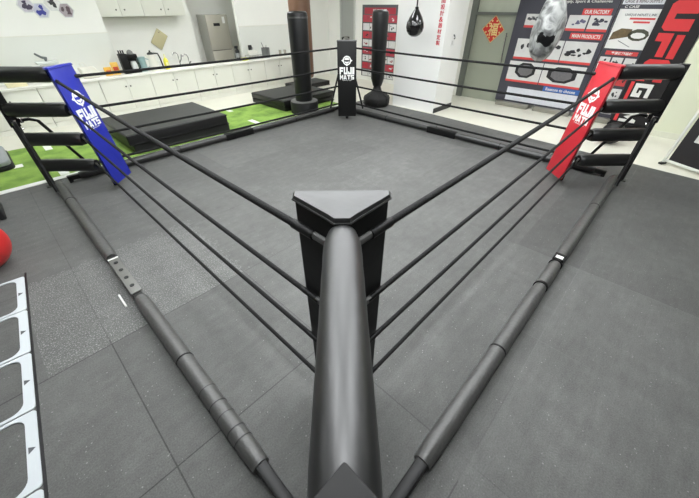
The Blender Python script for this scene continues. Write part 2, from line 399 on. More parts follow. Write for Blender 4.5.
def block_text(parent, word, m, w, h, loc, gap=.1, spin=0.):
    """heavy block lettering, w x h, centred on loc, facing local -y"""
    t = MB(); n = len(word); adv = [(.55 if c == 'I' else 1.) for c in word]; tot = sum(adv)+gap*(n-1); u = w/tot; x = -w/2
    for c, a in zip(word, adv):
        for po in GLYPH[c]:
            k0, k1 = (.25, .5) if c == 'I' else (0, 1)
            t.prism([(x+((px-k0)/k1)*u*a, (pz-.5)*h) for px, pz in po], 0, .0025)
        x += u*(a+gap)
    t.bm.transform(Matrix.Translation(loc) @ Matrix.Rotation(PI/2, 4, 'X') @ Matrix.Rotation(spin, 4, 'Z'))
    return t.build('lettering', m, parent, smooth=False)

# emblem + lettering for the corner pads, on local plane x=right, z=up, facing -y
def pad_logo(parent, y):
    w = print_w()
    t = MB(); n = 24
    # round masked head in a ring with pointed sides and chin
    outer, inner = [], []
    for i in range(n):
        a = 2*PI*i/n; ca, sa = math.cos(a), math.sin(a)
        ro = .086 + (.03 if i in (0, 12) else 0) + (.016 if i == 18 else 0)
        outer.append((ro*ca, ro*sa)); inner.append((.064*ca, .064*sa))
    t.frame(outer, inner, 0, .002)
    t.prism([(.05*math.cos(math.radians(a)), .012+.045*math.sin(math.radians(a))) for a in range(0, 181, 20)], 0, .002)
    t.prism([(-.052, -.014), (-.04, -.034), (0, -.06), (.04, -.034), (.052, -.014), (0, -.024)], 0, .002)
    e = t.build('emblem', w, parent, smooth=False); e.rotation_euler = (PI/2, 0, 0); e.location = (0, y, 1.17)
    t = MB(); t.prism([(-.018, 0), (.018, 0), (.012, .018), (-.012, .018)], 0, .003)
    block_text(parent, 'FUJI', w, .31, .135, (0, y, .985))
    block_text(parent, 'MATS', w, .30, .085, (0, y, .865))
    text('FUJIMATS.COM', 'lettering', w, parent, .2, .016, (0, y, .805))

def corner_pad(k, colour, topcol, label, logo=True):
    """triangular foam prism: wide face towards the ring, point towards the outer post"""
    p = corner_pos(k, RC)
    # local frame: +y points outward along the diagonal, x to the right as seen from the ring centre
    lean = math.radians(5.5 if k in ('left', 'right') else 2.6)
    r = thing('corner_pad', label, 'corner pad', p-diag(ANG[k])*(.1 if k in ('left', 'right') else .068), math.radians(ANG[k]-90), 'ring corner pads')
    r.rotation_euler.x = -lean
    hw = .184 if k == 'near' else .2; yf = -.15
    poly = [(-hw, yf), (hw, yf), (hw-.004, yf+.022), (.036, .014), (.02, .034), (-.02, .034), (-.036, .014), (-hw+.004, yf+.022)]
    t = MB(); t.prism(poly, .08, 1.507, .007); t.build('cover', colour, r)
    # soft domed top with a sewn edge
    poly2 = [(-hw-.006, yf-.006), (hw+.006, yf-.006), (hw+.004, yf+.03), (.05, .02), (.028, .045), (-.028, .045), (-.05, .02), (-hw-.004, yf+.03)]
    bm = bmesh.new(); base = [bm.verts.new((x, y, 1.504)) for x, y in poly2]; mid = [bm.verts.new((x, y, 1.514)) for x, y in poly2]
    cx, cy = 0, -.07
    in1 = [bm.verts.new((cx+(x-cx)*.95, cy+(y-cy)*.92, 1.528)) for x, y in poly2]
    in2 = [bm.verts.new((cx+(x-cx)*.5, cy+(y-cy)*.5, 1.531)) for x, y in poly2]; c0 = bm.verts.new((cx, cy, 1.532)); n = len(poly2)
    for a, b in ((base, mid), (mid, in1), (in1, in2)):
        for i in range(n): bm.faces.new((a[i], a[(i+1) % n], b[(i+1) % n], b[i]))
    for i in range(n): bm.faces.new((in2[i], in2[(i+1) % n], c0))
    bm.faces.new(base[::-1])
    mbt = MB(); mbt.bm.free(); mbt.bm = bm; mbt.build('top_flap', topcol, r)
    t = MB(); pp = [(x, y, 1.51) for x, y in poly2]
    t.path(pp+[pp[0]], .0045, 6); t.build('piping', topcol, r)
    if logo: pad_logo(r, yf-.0005)
    return r
bl = mat('blue_vinyl', (27, 38, 152), .4, var=.06, scale=4, bump=.1, bscale=9)
rd = mat('red_vinyl', (192, 38, 50), .4, var=.06, scale=4, bump=.1, bscale=9)
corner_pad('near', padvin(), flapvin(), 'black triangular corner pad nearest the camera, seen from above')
corner_pad('left', bl, bl, 'blue corner pad with white lettering at the left corner of the ring')
corner_pad('right', rd, rd, 'red corner pad with white lettering at the right corner of the ring')
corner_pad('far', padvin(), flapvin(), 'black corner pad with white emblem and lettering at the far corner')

# ropes
RR = 3.456; RZ = (1.392, 1.02, .688, .335); ordn = ('top', 'second', 'third', 'lowest')
sides = (('near', 'left', 'nearest black corner and the blue corner'), ('near', 'right', 'nearest black corner and the red corner'),
         ('left', 'far', 'blue corner and the far black corner'), ('right', 'far', 'red corner and the far black corner'))
strapm = mat('grey_webbing', (92, 92, 90), .6, var=.1, scale=40)
for a, b, txt in sides:
    for i, z in enumerate(RZ):
        A = corner_pos(a, RR)+Vector((0, 0, z)); B = corner_pos(b, RR)+Vector((0, 0, z))
        A = A.lerp(B, .006); B = B.lerp(A, .006)
        mid = (A+B)/2
        r = thing('ring_rope', '%s black ring rope between the %s' % (ordn[i], txt), 'boxing ring rope', (mid.x, mid.y, 0), 0, 'boxing ring ropes')
        off = Vector((mid.x, mid.y, 0)); n = 16
        pts = [A.lerp(B, .045+.91*j/n)-off-Vector((0, 0, .012*math.sin(PI*j/n))) for j in range(n+1)]
        MB().path(pts, .0165 if i == 0 or b == 'far' else .013, 10).build('cord', rope_m(), r)
        for P0, P1 in ((A, B), (B, A)):
            e = MB().path([P0.lerp(P1, .026)-off, P0.lerp(P1, .052)-off], .021 if i == 0 else .0145, 10).build('end_sleeve', steel(), r)
            MB().path([P0-off, P0.lerp(P1, .03)-off], .013, 8, 1.4).build('strap', strapm, e)

# padded floor bars between the outer posts
core = mat('bar_steel', (24, 24, 24), .4, var=.15, scale=18)
plate = mat('joint_plate', (120, 120, 116), .45, metal=.5, var=.15, scale=20)
def floor_bar(label, c, rot, secs, half=2.85, h=.062, bands=(), sm=None):
    """local x along the bar"""
    r = thing('floor_bar', label, 'boxing ring floor bar', c, rot, 'ring floor bars')
    t = MB(); t.box(-half, -.034, h-.034, half, .034, h+.034, .008); t.box(-half, -.034, 0, -half+.05, .034, h); t.box(half-.05, -.034, 0, half, .034, h); t.build('steel_bar', core, r)
    for x0, x1 in secs:
        n = max(6, int((x1-x0)/.12)); pts = [(x0+(x1-x0)*i/n, 0, h) for i in range(n+1)]
        rad = [.05]+[.0575+.0012*math.sin(2.3*i+x0*5) for i in range(1, n)]+[.05]
        MB().path(pts, rad, 20).build('foam_sleeve', sm or foam(), r)
    for x0, w in bands:
        MB().path([(x0, 0, h), (x0+w, 0, h)], .0605 if w > .009 else .0595, 20).build('sleeve_band', steel() if w > .009 else mat('sleeve_crease_shade', (50, 50, 49), .45), r)  # narrow bands are sleeve wrinkles, crease shade painted as a darker colour
    return r
# near left: runs along y at x=-2.93; local x -> world y
r = floor_bar('padded floor bar on the left with an exposed bolted joint plate', (-2.93, 0, 0), PI/2, ((-2.28, -.44), (.36, 2.75)),
          bands=((-1.32, .012), (-1.66, .005), (-1.8, .005), (-1.9, .005), (-2.02, .006), (-2.1, .006), (2.05, .012)))
t = MB(); t.box(-.38, -.045, .095, .30, .045, .108, .004); t.build('joint_plate', plate, r)
for q, x in enumerate((-.27, -.12, .03, .18)):
    t = MB(); t.tube((x, 0, .108), (x, 0, .114), .019, 12); t.build('bolt_hole', print_k(), r)
t = MB(); t.box(.262, -.045, .107, .28, .045, .112); t.build('white_tape', print_w(), r)
t = MB(); t.box(-.38, .112, .0, -.18, .128, .018, .004); t.build('loose_clip', print_w(), r)
# near right: runs along x at y=-2.93
r = floor_bar('padded floor bar on the right with a small white label at its joint', (0, -2.92, 0), 0, ((-2.3, -.36), (-.33, .06), (.2, 2.75)),
          bands=((-1.3, .014), (-.37, .02), (.06, .012), (1.6, .01)))
t = MB(); t.box(.08, -.05, .097, .2, .05, .122, .005); t.build('joint_clamp', steel(), r)
t = MB(); t.box(.1, -.032, .122, .15, .032, .124); t.build('label_tag', print_w(), r)
# far left: along x at y=2.93
r = floor_bar('grey padded floor bar along the far left side beside the turf', (0.05, 2.92, 0), 0, ((-2.7, -.3), (.3, 2.65)), bands=((-1.2, .012), (1.4, .012)), sm=mat('foam_sleeve_dark', (44, 44, 43), .35, var=.2, scale=10, bump=.2, spec=.7))
t = MB(); t.box(-.3, -.06, .0, .3, .06, .12, .012); t.build('joint_block', steel(), r)
# far right: along y at x=2.93
r = floor_bar('black padded floor bar along the far right side of the ring', (2.93, 0.05, 0), PI/2, ((-2.7, -.32), (.32, 2.65)), bands=((-1.2, .012), (1.4, .012)), sm=vinyl())
t = MB(); t.box(-.32, -.06, .0, .32, .06, .12, .012); t.build('joint_block', steel(), r)
for x in (-.2, .12):
    MB().tube((x, .03, .12), (x, .03, .2), .006, 6).build('bolt', chrome(), r)

# ------------------------------------------------------------------ crash mats
def crash_mat(label, x0, y0, z0, x1, y1, z1, rot=0., group='black crash mats'):
    cx, cy = (x0+x1)/2, (y0+y1)/2; hx, hy = (x1-x0)/2, (y1-y0)/2
    r = thing('crash_mat', label, 'mat', (cx, cy, z0), rot, group); h = z1-z0
    MB().box(-hx, -hy, 0, hx, hy, h, .02, 3).build('cover', mat('mat_side_vinyl', (15, 15, 15), .45, var=.1, scale=3, bump=.1, bscale=7), r)
    MB().box(-hx+.02, -hy+.02, h, hx-.02, hy-.02, h+.004).build('top_panel', mat('mat_top_vinyl', (40, 41, 40), .55, var=.1, scale=2.5, bump=.1, bscale=6), r)
    t = MB()
    for z in (.012, h-.014): t.path([(-hx, -hy-.003, z), (hx+.003, -hy-.003, z), (hx+.003, hy, z)], .006, 6)
    t.path([(-hx-.003, hy, h-.014), (-hx-.003, -hy, h-.014)], .006, 6)
    t.build('piping', steel(), r)
    return r
crash_mat('black crash mat on the turf, lower of the left pair', -1.72, 3.36, .009, .1, 4.85, .17)
crash_mat('black crash mat lying on top of the left pair', -1.78, 3.32, .178, .07, 4.83, .348)
crash_mat('black crash mat on the turf behind the standing bag, lower of its pair', 1.80, 3.72, .009, 3.46, 5.16, .125)
crash_mat('black crash mat behind the standing bag, topmost of its pair', 1.78, 3.70, .13, 3.45, 5.14, .25)
crash_mat('thin black mat lying at the far end beyond the stacked mats', 3.6, 5.4, Z0, 4.9, 6.1, .12)

# ------------------------------------------------------------------ bags
bagm = mat('bag_black_leather', (13, 14, 14), .38, var=.12, scale=6, bump=.12, bscale=16)
basem = mat('bag_base_plastic', (13, 13, 13), .6, var=.15, scale=8)
b = thing('standing_punch_bag', 'tall black free-standing punch bag on a round base beside the turf', 'punch bag', (2.11, 3.345, 0.009))
MB().lathe([(0, 0), (.3, 0), (.325, .02), (.33, .24), (.32, .265), (.0, .265)], seg=40).build('base', basem, b)
MB().lathe([(.215, .265), (.315, .265), (.318, .272), (.3, .28), (.215, .28)], seg=40).build('base_rim', mat('bag_base_grey', (96, 96, 94), .5, var=.1), b)
MB().lathe([(0, .27), (.19, .27), (.2, .3), (.208, 1.0), (.213, 1.9), (.205, 1.955), (.17, 1.98), (0, 1.985)], seg=40).build('bag', bagm, b)
MB().lathe([(.2145, 1.86), (.216, 1.865), (.216, 1.885), (.2145, 1.89)], seg=40).build('top_band', mat('band_grey', (70, 70, 70), .4), b)
b = thing('standing_punch_bag', 'slim black free-standing punch bag with a domed base near the white column', 'punch bag', (3.885, 2.56, 0))
prof = [(0, 0), (.3, 0), (.325, .03), (.332, .17), (.31, .225), (.21, .285), (.12, .35), (.095, .43), (.09, .5), (0, .5)]
MB().lathe(prof, seg=40).build('base', basem, b)
MB().lathe([(0, .46), (.11, .46), (.15, .58), (.165, .64), (.178, 1.3), (.19, 1.9), (.18, 1.97), (.13, 2.0), (0, 2.0)], seg=40).build('bag', bagm, b)
for k in range(8):
    a = 2*PI*k/8
    MB().path([(.332*math.cos(a), .332*math.sin(a), .04), (.336*math.cos(a), .336*math.sin(a), .17), (.314*math.cos(a), .314*math.sin(a), .228), (.21*math.cos(a), .21*math.sin(a), .29)], .008, 6).build('base_rib', steel(), b)
b = thing('hanging_heavy_bag', 'brown leather heavy bag hanging behind the tall black punch bag', 'punch bag', (3.17, 4.56, .5))
MB().lathe([(0, 0), (.19, .0), (.24, .02), (.262, .08), (.268, .9), (.268, 1.75), (.25, 1.82), (0, 1.82)], seg=36).build('bag', mat('brown_leather', (112, 80, 58), .45, var=.2, scale=7, bump=.15), b)
t = MB()
for k in range(4):
    a = PI/4+PI/2*k; t.tube((.24*math.cos(a), .24*math.sin(a), 1.82), (0, 0, 2.2), .008, 6)
t.tube((0, 0, 2.2), (0, 0, ZC-.5), .01, 8)
t.build('hanging_chain', chrome(), b)

b = thing('teardrop_punch_bag', 'shiny black teardrop bag hanging in front of the white column', 'punch bag', (3.62, 1.42, 1.56))
prof = [(0, 0), (.06, .008), (.12, .04), (.165, .1), (.182, .17), (.17, .25), (.13, .33), (.085, .4), (.05, .45), (.03, .48), (0, .485)]
MB().lathe(prof, seg=36).build('bag', mat('glossy_black', (20, 20, 21), .12, var=.1, bump=.03, coat=.5), b)
t = MB(); t.tube((0, 0, .47), (0, 0, ZC-1.56), .014, 10); t.build('hanging_strap', steel(), b)
MB().lathe([(.03, .44), (.038, .46), (.034, .5), (0, .51)], seg=20).build('collar', steel(), b)

# silver teardrop bag: lofted with a slightly crumpled skin
b = thing('teardrop_punch_bag', 'large silver grey marbled teardrop bag hanging before the poster boards', 'punch bag', (3.95, -1.03, 1.30))
prof = [(0, 0), (.05, .005), (.1, .03), (.16, .1), (.21, .22), (.238, .36), (.24, .48), (.222, .6), (.19, .72), (.155, .82), (.12, .9), (.085, .97), (.05, 1.02), (0, 1.04)]
t = MB(); t.lathe(prof, seg=48)
for v in t.bm.verts:
    a = math.atan2(v.co.y, v.co.x); z = v.co.z
    k = 1+.05*math.sin(3*a+z*9)+.03*math.sin(7*a-z*23)*(z > .3)
    v.co.x *= k; v.co.y *= k
t.build('bag', marble_material(), b)
t = MB()
def bagpt(a, z, e=.006):
    for (r0, z0), (r1, z1) in zip(prof, prof[1:]):
        if z0 <= z <= z1:
            rr = r0+(r1-r0)*(z-z0)/(z1-z0); break
    k = 1+.05*math.sin(3*a+z*9)+.03*math.sin(7*a-z*23)*(z > .3)
    return Vector(((rr*k+e)*math.cos(a), (rr*k+e)*math.sin(a), z))
pb = bmesh.new(); grid = []
a0 = math.radians(198)
for i in range(7):
    z = .26+.15*i/6; row = []
    for j in range(13):
        u = j/12; row.append(pb.verts.new(bagpt(a0+(u-.5)*1.15, z+.03*math.sin(u*7))))
    grid.append(row)
for i in range(6):
    for j in range(12):
        if (j in (0, 11) and i in (0, 5)) or (i == 5 and j in (4, 5)): continue
        pb.faces.new((grid[i][j], grid[i][j+1], grid[i+1][j+1], grid[i+1][j]))
for v in list(pb.verts):
    if not v.link_faces: pb.verts.remove(v)
r_ = bmesh.ops.solidify(pb, geom=list(pb.faces), thickness=-.004)
q = MB(); q.bm.free(); q.bm = pb; q.build('printed_patch', print_k(), b)
MB().lathe([(0, 0.0), (.05, .004), (.035, -.012), (0, -.02)], seg=20).build('bottom_plug', print_k(), b)
t = MB(); t.tube((0, 0, 1.02), (0, 0, ZC-1.30), .014, 10); t.build('hanging_strap', steel(), b)
t = MB(); t.lathe([(.125, .895), (.134, .9), (.118, .92), (.1, .95), (.09, .95)], seg=28); t.build('collar', mat('collar_grey', (150, 152, 150), .3), b)

# ------------------------------------------------------------------ kitchen
YC = 6.35
kn = mat('knob_dark', (54, 52, 48), .3, metal=.6)
def cabinet(x0, w, label):
    r = thing('base_cabinet', label, 'cabinet', (x0, YC, Z0), 0, 'kitchen base cabinets')
    MB().box(.004, .02, .09, w-.004, .58, .765).build('body', white_m(), r, smooth=False)
    MB().box(.004, .0 , 0, w-.004, .52, .09).build('plinth', white_m(), r, smooth=False)
    for s in (0, 1):
        dd = MB().box(.006+s*w/2, .0, .1, w/2-.005+s*w/2, .02, .76, .003).build('door', white_m(), r)
        kx = w/2+(-.05 if s == 0 else .05)
        MB().lathe([(0, 0), (.008, 0), (.008, .012), (.016, .018), (.014, .028), (0, .03)], seg=14, M=Matrix.Translation((kx, 0, .588)) @ Matrix.Rotation(PI/2, 4, 'X')).build('knob', kn, dd)
    return r
where = ('farthest left of the row, behind the exercise mats corner', 'left, seen through the blue corner bars', 'just right of the blue corner pad', 'behind the left crash mats',
         'in front of the cutting board recess', 'in front of the refrigerator', 'beside the punch bags', 'hidden end of the row behind the bags')
labels = ['white two-door base cabinet at the left end of the kitchen row',
          'white two-door base cabinet seen between the bars left of the blue pad',
          'white two-door base cabinet just right of the blue pad, under yellow packets',
          'white two-door base cabinet under the white kettle',
          'white two-door base cabinet under the chrome taps',
          'white two-door base cabinet in front of the silver refrigerator',
          'white two-door base cabinet under the dish rack, left of the punch bag',
          'white two-door base cabinet at the right end behind the punch bags']
for k in range(8):
    cabinet(-.70-.545-1.09*3+1.09*(k)+.0, 1.09, labels[k])
ct = MB(); ct.box(-4.6, YC-.03, .757, 4.85, YC+.58, .797, .004)
tag(ct.build('kitchen_worktop', mat('worktop_white', (240, 239, 232), .25, var=.04, scale=6)), 'long white kitchen worktop running over all the base cabinets', 'worktop')
ZT = .797
def upper(x0, w, label):
    r = thing('wall_cabinet', label, 'cabinet', (x0, 7.2, 1.87), 0, 'kitchen wall cabinets')
    MB().box(.003, .02, 0, w-.003, .4, .8).build('body', white_m(), r, smooth=False)
    for s in (0, 1):
        dd = MB().box(.004+s*w/2, 0, .003, w/2-.003+s*w/2, .02, .797, .003).build('door', white_m(), r)
        MB().lathe([(0, 0), (.008, 0), (.008, .012), (.016, .018), (.014, .028), (0, .03)], seg=14, M=Matrix.Translation((w/2+(-.09 if s == 0 else .09), 0, .13)) @ Matrix.Rotation(PI/2, 4, 'X')).build('knob', kn, dd)
upper(-.55, 1.0, 'white wall cabinet over the coffee things, left of the pair')
upper(.45, 1.02, 'white wall cabinet nearer the refrigerator, right of the pair')
# refrigerator
r = thing('refrigerator', 'tall silver grey refrigerator standing in the niche behind the worktop', 'refrigerator', (2.22, 7.66, Z0))
fm = mat('fridge_silver', (184, 180, 167), .35, metal=.2, var=.05, scale=2)
MB().box(0, .05, .02, .68, .56, 1.87, .01).build('body', mat('fridge_side', (182, 182, 174), .45, var=.04), r)
dd = MB().box(0, 0, 1.0, .68, .055, 1.87, .01).build('upper_door', fm, r)
MB().box(.2, -.004, 1.6, .4, .002, 1.67).build('display', print_k(), dd)
MB().box(.5, -.003, 1.66, .58, .001, 1.82).build('energy_sticker', print_w(), dd)
MB().box(0, 0, .05, .68, .055, .985, .01).build('lower_door', fm, r)
MB().box(.02, .04, .98, .66, .06, 1.0).build('door_gap', print_k(), r)

# things on the worktop
def put(name, label, cat, x, y, z=None): return thing(name, label, cat, (x, y, ZT if z is None else z))
r = put('drink_dispenser', 'white box dispenser with flat lid and grey lever behind the blue pad', 'dispenser', -1.93, 6.62)
MB().box(-.13, -.12, 0, .13, .12, .33, .015).build('body', white_m(), r)
MB().box(-.18, -.16, .33, .18, .16, .375, .012).build('lid', mat('lid_white', (214, 220, 216), .4), r)
t = MB(); t.tube((0, 0, .37), (.0, 0, .43), .02, 10); t.path([(.03, 0, .42), (-.05, 0, .45), (-.13, 0, .52)], [.03, .022, .018], 8); t.build('lever', mat('lever_grey', (100, 106, 104), .4), r)
r = put('storage_box', 'cream lidded storage box on the worktop left of the blue pad', 'box', -2.58, 6.6)
MB().box(-.16, -.12, 0, .16, .12, .075, .008).build('body', mat('box_cream', (238, 230, 190), .5), r)
MB().box(-.165, -.125, .075, .165, .125, .095, .006).build('lid', mat('box_lid', (244, 238, 206), .5), r)
r = put('carrier_bag', 'crumpled white plastic bag on the worktop beside the yellow packets', 'bag', -1.28, 6.62)
t = MB(); t.box(-.17, -.1, 0, .17, .1, .2, .05, 3)
for v in t.bm.verts:
    v.co.x += .03*math.sin(v.co.z*30+v.co.y*20); v.co.z += .035*math.sin(v.co.x*25)*(v.co.z > .1)
t.build('bag', mat('plastic_white', (232, 230, 218), .35), r)
t = MB(); t.path([(-.08, 0, .18), (-.12, 0, .28), (-.04, 0, .3), (0, 0, .19)], .008, 6); t.build('handle_loop', mat('plastic_white', (232, 230, 218)), r)
pk = [('yellow snack packet standing left of the other packet on the worktop', -.92, 6.6, .17, (236, 186, 70), (214, 92, 40)), ('taller yellow and orange packet beside the black knife block', -.75, 6.63, .25, (240, 196, 92), (196, 70, 40))]
for lab, x, y, h, c1, c2 in pk:
    r = put('snack_packet', lab, 'packet', x, y); r['group'] = 'yellow packets'
    t = MB(); t.box(-.075, -.035, 0, .075, .035, h, .012)
    for v in t.bm.verts:
        k = 1-.75*abs(v.co.z/h-.5)*1.3; v.co.y *= max(.15, k)
    t.build('pouch', mat('pouch_%d' % int(h*100), c1, .35, var=.15, scale=25), r)
    MB().box(-.05, -.042, h*.35, .05, -.03, h*.65, .003).build('printed_panel', mat('pouch_print_%d' % int(h*100), c2, .4), r)
r = put('knife_block', 'tall black slatted knife block on the worktop beside yellow packets', 'knife block', -.53, 6.6)
MB().box(-.075, -.08, 0, .075, .08, .4, .008).build('block', steel(), r)
t = MB()
for x in (-.045, 0, .045): t.box(x-.012, -.03, .4, x+.012, .01, .47, .004)
t.build('knife_handles', print_k(), r)
r = put('coffee_maker', 'black and white coffee maker with glass jug beside the knife block', 'coffee maker', -.34, 6.62)
MB().box(-.11, -.08, 0, .11, .12, .04, .008).build('base_plate', steel(), r)
MB().box(-.11, .05, .04, .11, .12, .36, .008).build('tower', steel(), r)
MB().box(-.11, -.08, .3, .11, .12, .38, .01).build('brew_head', steel(), r)
MB().lathe([(0, .38), (.07, .38), (.06, .43), (.03, .46), (0, .47)], seg=20).build('lid', mat('maker_lid', (120, 120, 118), .3), r)
j = MB().lathe([(0, .045), (.06, .045), (.075, .1), (.07, .18), (.05, .24), (0, .24)], (0, -.02, 0), seg=24).build('jug', mat('jug_glass', (206, 210, 208), .1), r)
t = MB(); t.path([(.06, -.03, .2), (.115, -.06, .19), (.115, -.06, .1), (.07, -.03, .08)], .01, 6); t.build('jug_handle', steel(), j)
r = put('water_jug', 'pale teal plastic jug on the worktop right of the coffee maker', 'jug', -.13, 6.7)
MB().lathe([(0, 0), (.085, 0), (.095, .03), (.09, .26), (.1, .3), (0, .3)], seg=24).build('body', mat('teal_plastic', (150, 178, 178), .3), r)
t = MB(); t.path([(.08, -.04, .26), (.15, -.08, .24), (.15, -.08, .1), (.08, -.04, .06)], .011, 6); t.build('handle', mat('teal_plastic', (150, 178, 178)), r)
r = put('kettle', 'white electric kettle with black lid and handle on the worktop', 'kettle', .1, 6.62)
MB().lathe([(0, 0), (.1, 0), (.105, .02), (.1, .12), (.08, .3), (.075, .34), (0, .34)], seg=28).build('body', mat('kettle_white', (234, 232, 222), .3), r)
MB().lathe([(0, .34), (.08, .34), (.07, .37), (.02, .39), (.018, .42), (0, .425)], seg=28).build('lid', print_k(), r)
t = MB(); t.path([(.06, -.02, .36), (.15, -.05, .35), (.17, -.06, .26), (.19, -.06, .06), (.21, -.06, .02)], .016, 8); t.build('handle', print_k(), r)
t = MB(); t.path([(-.07, 0, .28), (-.12, -.01, .34)], [.03, .015], 8); t.build('spout', mat('kettle_white', (234, 232, 222)), r)
r = put('soap_bottle', 'yellow dish soap bottle on the worktop left of the taps', 'bottle', .38, 6.55)
MB().lathe([(0, 0), (.055, 0), (.06, .02), (.058, .18), (.04, .23), (.02, .25), (0, .25)], seg=20).build('body', mat('soap_yellow', (232, 224, 70), .3), r)
MB().lathe([(0, .25), (.022, .25), (.02, .29), (.012, .33), (0, .33)], seg=14).build('cap', mat('cap_pale', (240, 236, 170), .4), r)
t = MB(); t.box(-.03, -.064, .06, .03, -.056, .16, .002); t.build('paper_label', mat('cap_pale', (240, 236, 170)), r)
for lab, x, h, dirn in (('chrome gooseneck tap with lever nearest the yellow soap bottle', .78, .34, -1), ('slimmer chrome tap on the right, nearer the refrigerator', 1.03, .26, -1)):
    r = put('kitchen_tap', lab, 'tap', x, 6.72); r['group'] = 'chrome taps'
    t = MB(); t.lathe([(0, 0), (.035, 0), (.03, .02), (.018, .03), (.018, .06), (0, .06)], seg=18); t.build('base', chrome(), r)
    pts = [(0, 0, .04), (0, 0, h*.7)]+[(dirn*.09*(1-math.cos(a)), -.04*(1-math.cos(a)), h*.7+.09*math.sin(a)) for a in (.5, 1., 1.57, 2.1, 2.6)]
    MB().path(pts, .013, 10).build('spout', chrome(), r)
    t = MB(); t.path([(.01, 0, .1), (.06, 0, .17), (.09, 0, .27)] if h > .3 else [(.01, 0, .06), (.05, 0, .1)], .011, 8); t.build('lever', mat('tap_dark', (80, 82, 82), .25, metal=.8), r)
r = put('spray_bottle', 'black spray bottle on the worktop in front of the refrigerator', 'bottle', 2.46, 6.66)
MB().lathe([(0, 0), (.055, 0), (.06, .02), (.06, .24), (.03, .3), (0, .3)], seg=20).build('body', print_k(), r)
t = MB(); t.box(-.06, -.02, .3, .035, .02, .36, .008); t.build('spray_head', print_k(), r)
t = MB(); t.lathe([(.061, .08), (.062, .08), (.062, .19), (.061, .19)], seg=20); t.build('paper_label', mat('label_grey', (150, 152, 150), .5), r)
r = put('sponge', 'yellow sponge cloth on the worktop beside the black spray bottle', 'sponge', 2.6, 6.55)
t = MB(); t.box(-.09, -.06, 0, .09, .06, .06, .02, 3); t.build('foam', mat('sponge_yellow', (226, 232, 70), .8, bump=.3), r)
MB().box(-.085, -.055, .055, .085, .055, .07, .006).build('scourer', mat('sponge_pale', (238, 240, 150), .9), r)
r = put('dish_rack', 'chrome dish rack with white plates on the worktop', 'dish rack', 2.97, 6.64)
t = MB()
for y in (-.1, .1):
    for z in (.02, .1): t.tube((-.22, y, z), (.22, y, z), .006, 6)
for i in range(9): t.tube((-.22+.055*i, -.1, .02), (-.22+.055*i, .1, .02), .004, 6); t.tube((-.22+.055*i, -.1, .02), (-.22+.055*i, -.1, .1), .004, 6)
for x in (-.22, .22):
    for y in (-.1, .1): t.tube((x, y, 0), (x, y, .1), .006, 6)
t.build('rack', chrome(), r)
for i in range(5):
    o = tag(MB().lathe([(0, 0), (.06, 0), (.1, .014), (.1, .018), (.055, .006), (0, .006)], seg=28, M=Matrix.Rotation(PI/2-.2, 4, 'Y')).build('plate', mat('plate_white', (244, 243, 236), .25), loc=(2.83+.06*i, 6.64, ZT+.135)),
            'white dinner plate standing in the dish rack', 'plate', 'plates in the dish rack')
r = put('mug', 'small black mug among the dishes above the dish rack', 'mug', 3.14, 6.57, ZT+.0)
r.location = (2.98, 6.79, ZT)
MB().lathe([(0, 0), (.05, 0), (.055, .02), (.055, .30), (.05, .34), (.045, .34), (.045, .3), (0, .3)], seg=22).build('cup', print_k(), r)
t = MB(); t.path([(.05, 0, .28), (.09, 0, .26), (.09, 0, .18), (.05, 0, .16)], .009, 6); t.build('handle', print_k(), r)
r['label'] = 'tall black tumbler standing behind the dish rack'; r.name = 'tumbler'; r['category'] = 'tumbler'
r = put('utensil_holder', 'grey metal utensil holder with a spoon handle right of the dish rack', 'utensil holder', 3.4, 6.62)
t = MB(); t.lathe([(0, 0), (.12, 0), (.125, .26), (.118, .26), (.112, .01), (0, .01)], seg=24); t.build('cup', mat('holder_grey', (132, 134, 132), .3, metal=.5), r)
t = MB(); t.tube((.03, 0, .02), (-.12, 0, .4), .008, 8); t.tube((-.02, .02, .02), (.06, .03, .32), .007, 8); t.build('utensils', mat('utensil_dark', (78, 80, 78), .3), r)
for i, (x, lab) in enumerate(((3.92, 'clear drinking glass left of its twin at the right end of the worktop'), (4.1, 'clear drinking glass beside the hanging brown bag at the worktop end'))):
    o = tag(MB().lathe([(0, 0), (.035, 0), (.045, .16), (.041, .16), (.032, .01), (0, .01)], seg=20).build('drinking_glass', mat('glass_smoky', (176, 172, 158), .1), loc=(x, 6.6, ZT)), lab, 'glass', 'drinking glasses')
# cutting board hung by its corner in the recess
r = thing('cutting_board', 'beige cutting board hanging by its corner on the recess wall', 'cutting board', (.755, 7.575, 1.36))
M45 = Matrix.Rotation(math.radians(40), 4, 'Y')
bo = MB().box(-.145, -.012, -.2, .145, .012, .2, .01, M=M45).build('board', mat('board_beige', (196, 188, 148), .5, var=.08, scale=6), r)
hp = M45 @ Vector((-.075, 0, .145)); MB().tube((hp.x, -.016, hp.z), (hp.x, -.012, hp.z), .014, 14).build('hanging_hole', mat('hole_brown', (110, 96, 70), .6), bo)
MB().lathe([(0, 0), (.012, 0), (.009, .03), (0, .032)], seg=10, M=Matrix.Translation((hp.x, .01, hp.z)) @ Matrix.Rotation(PI/2, 4, 'X')).build('hook', chrome(), r)

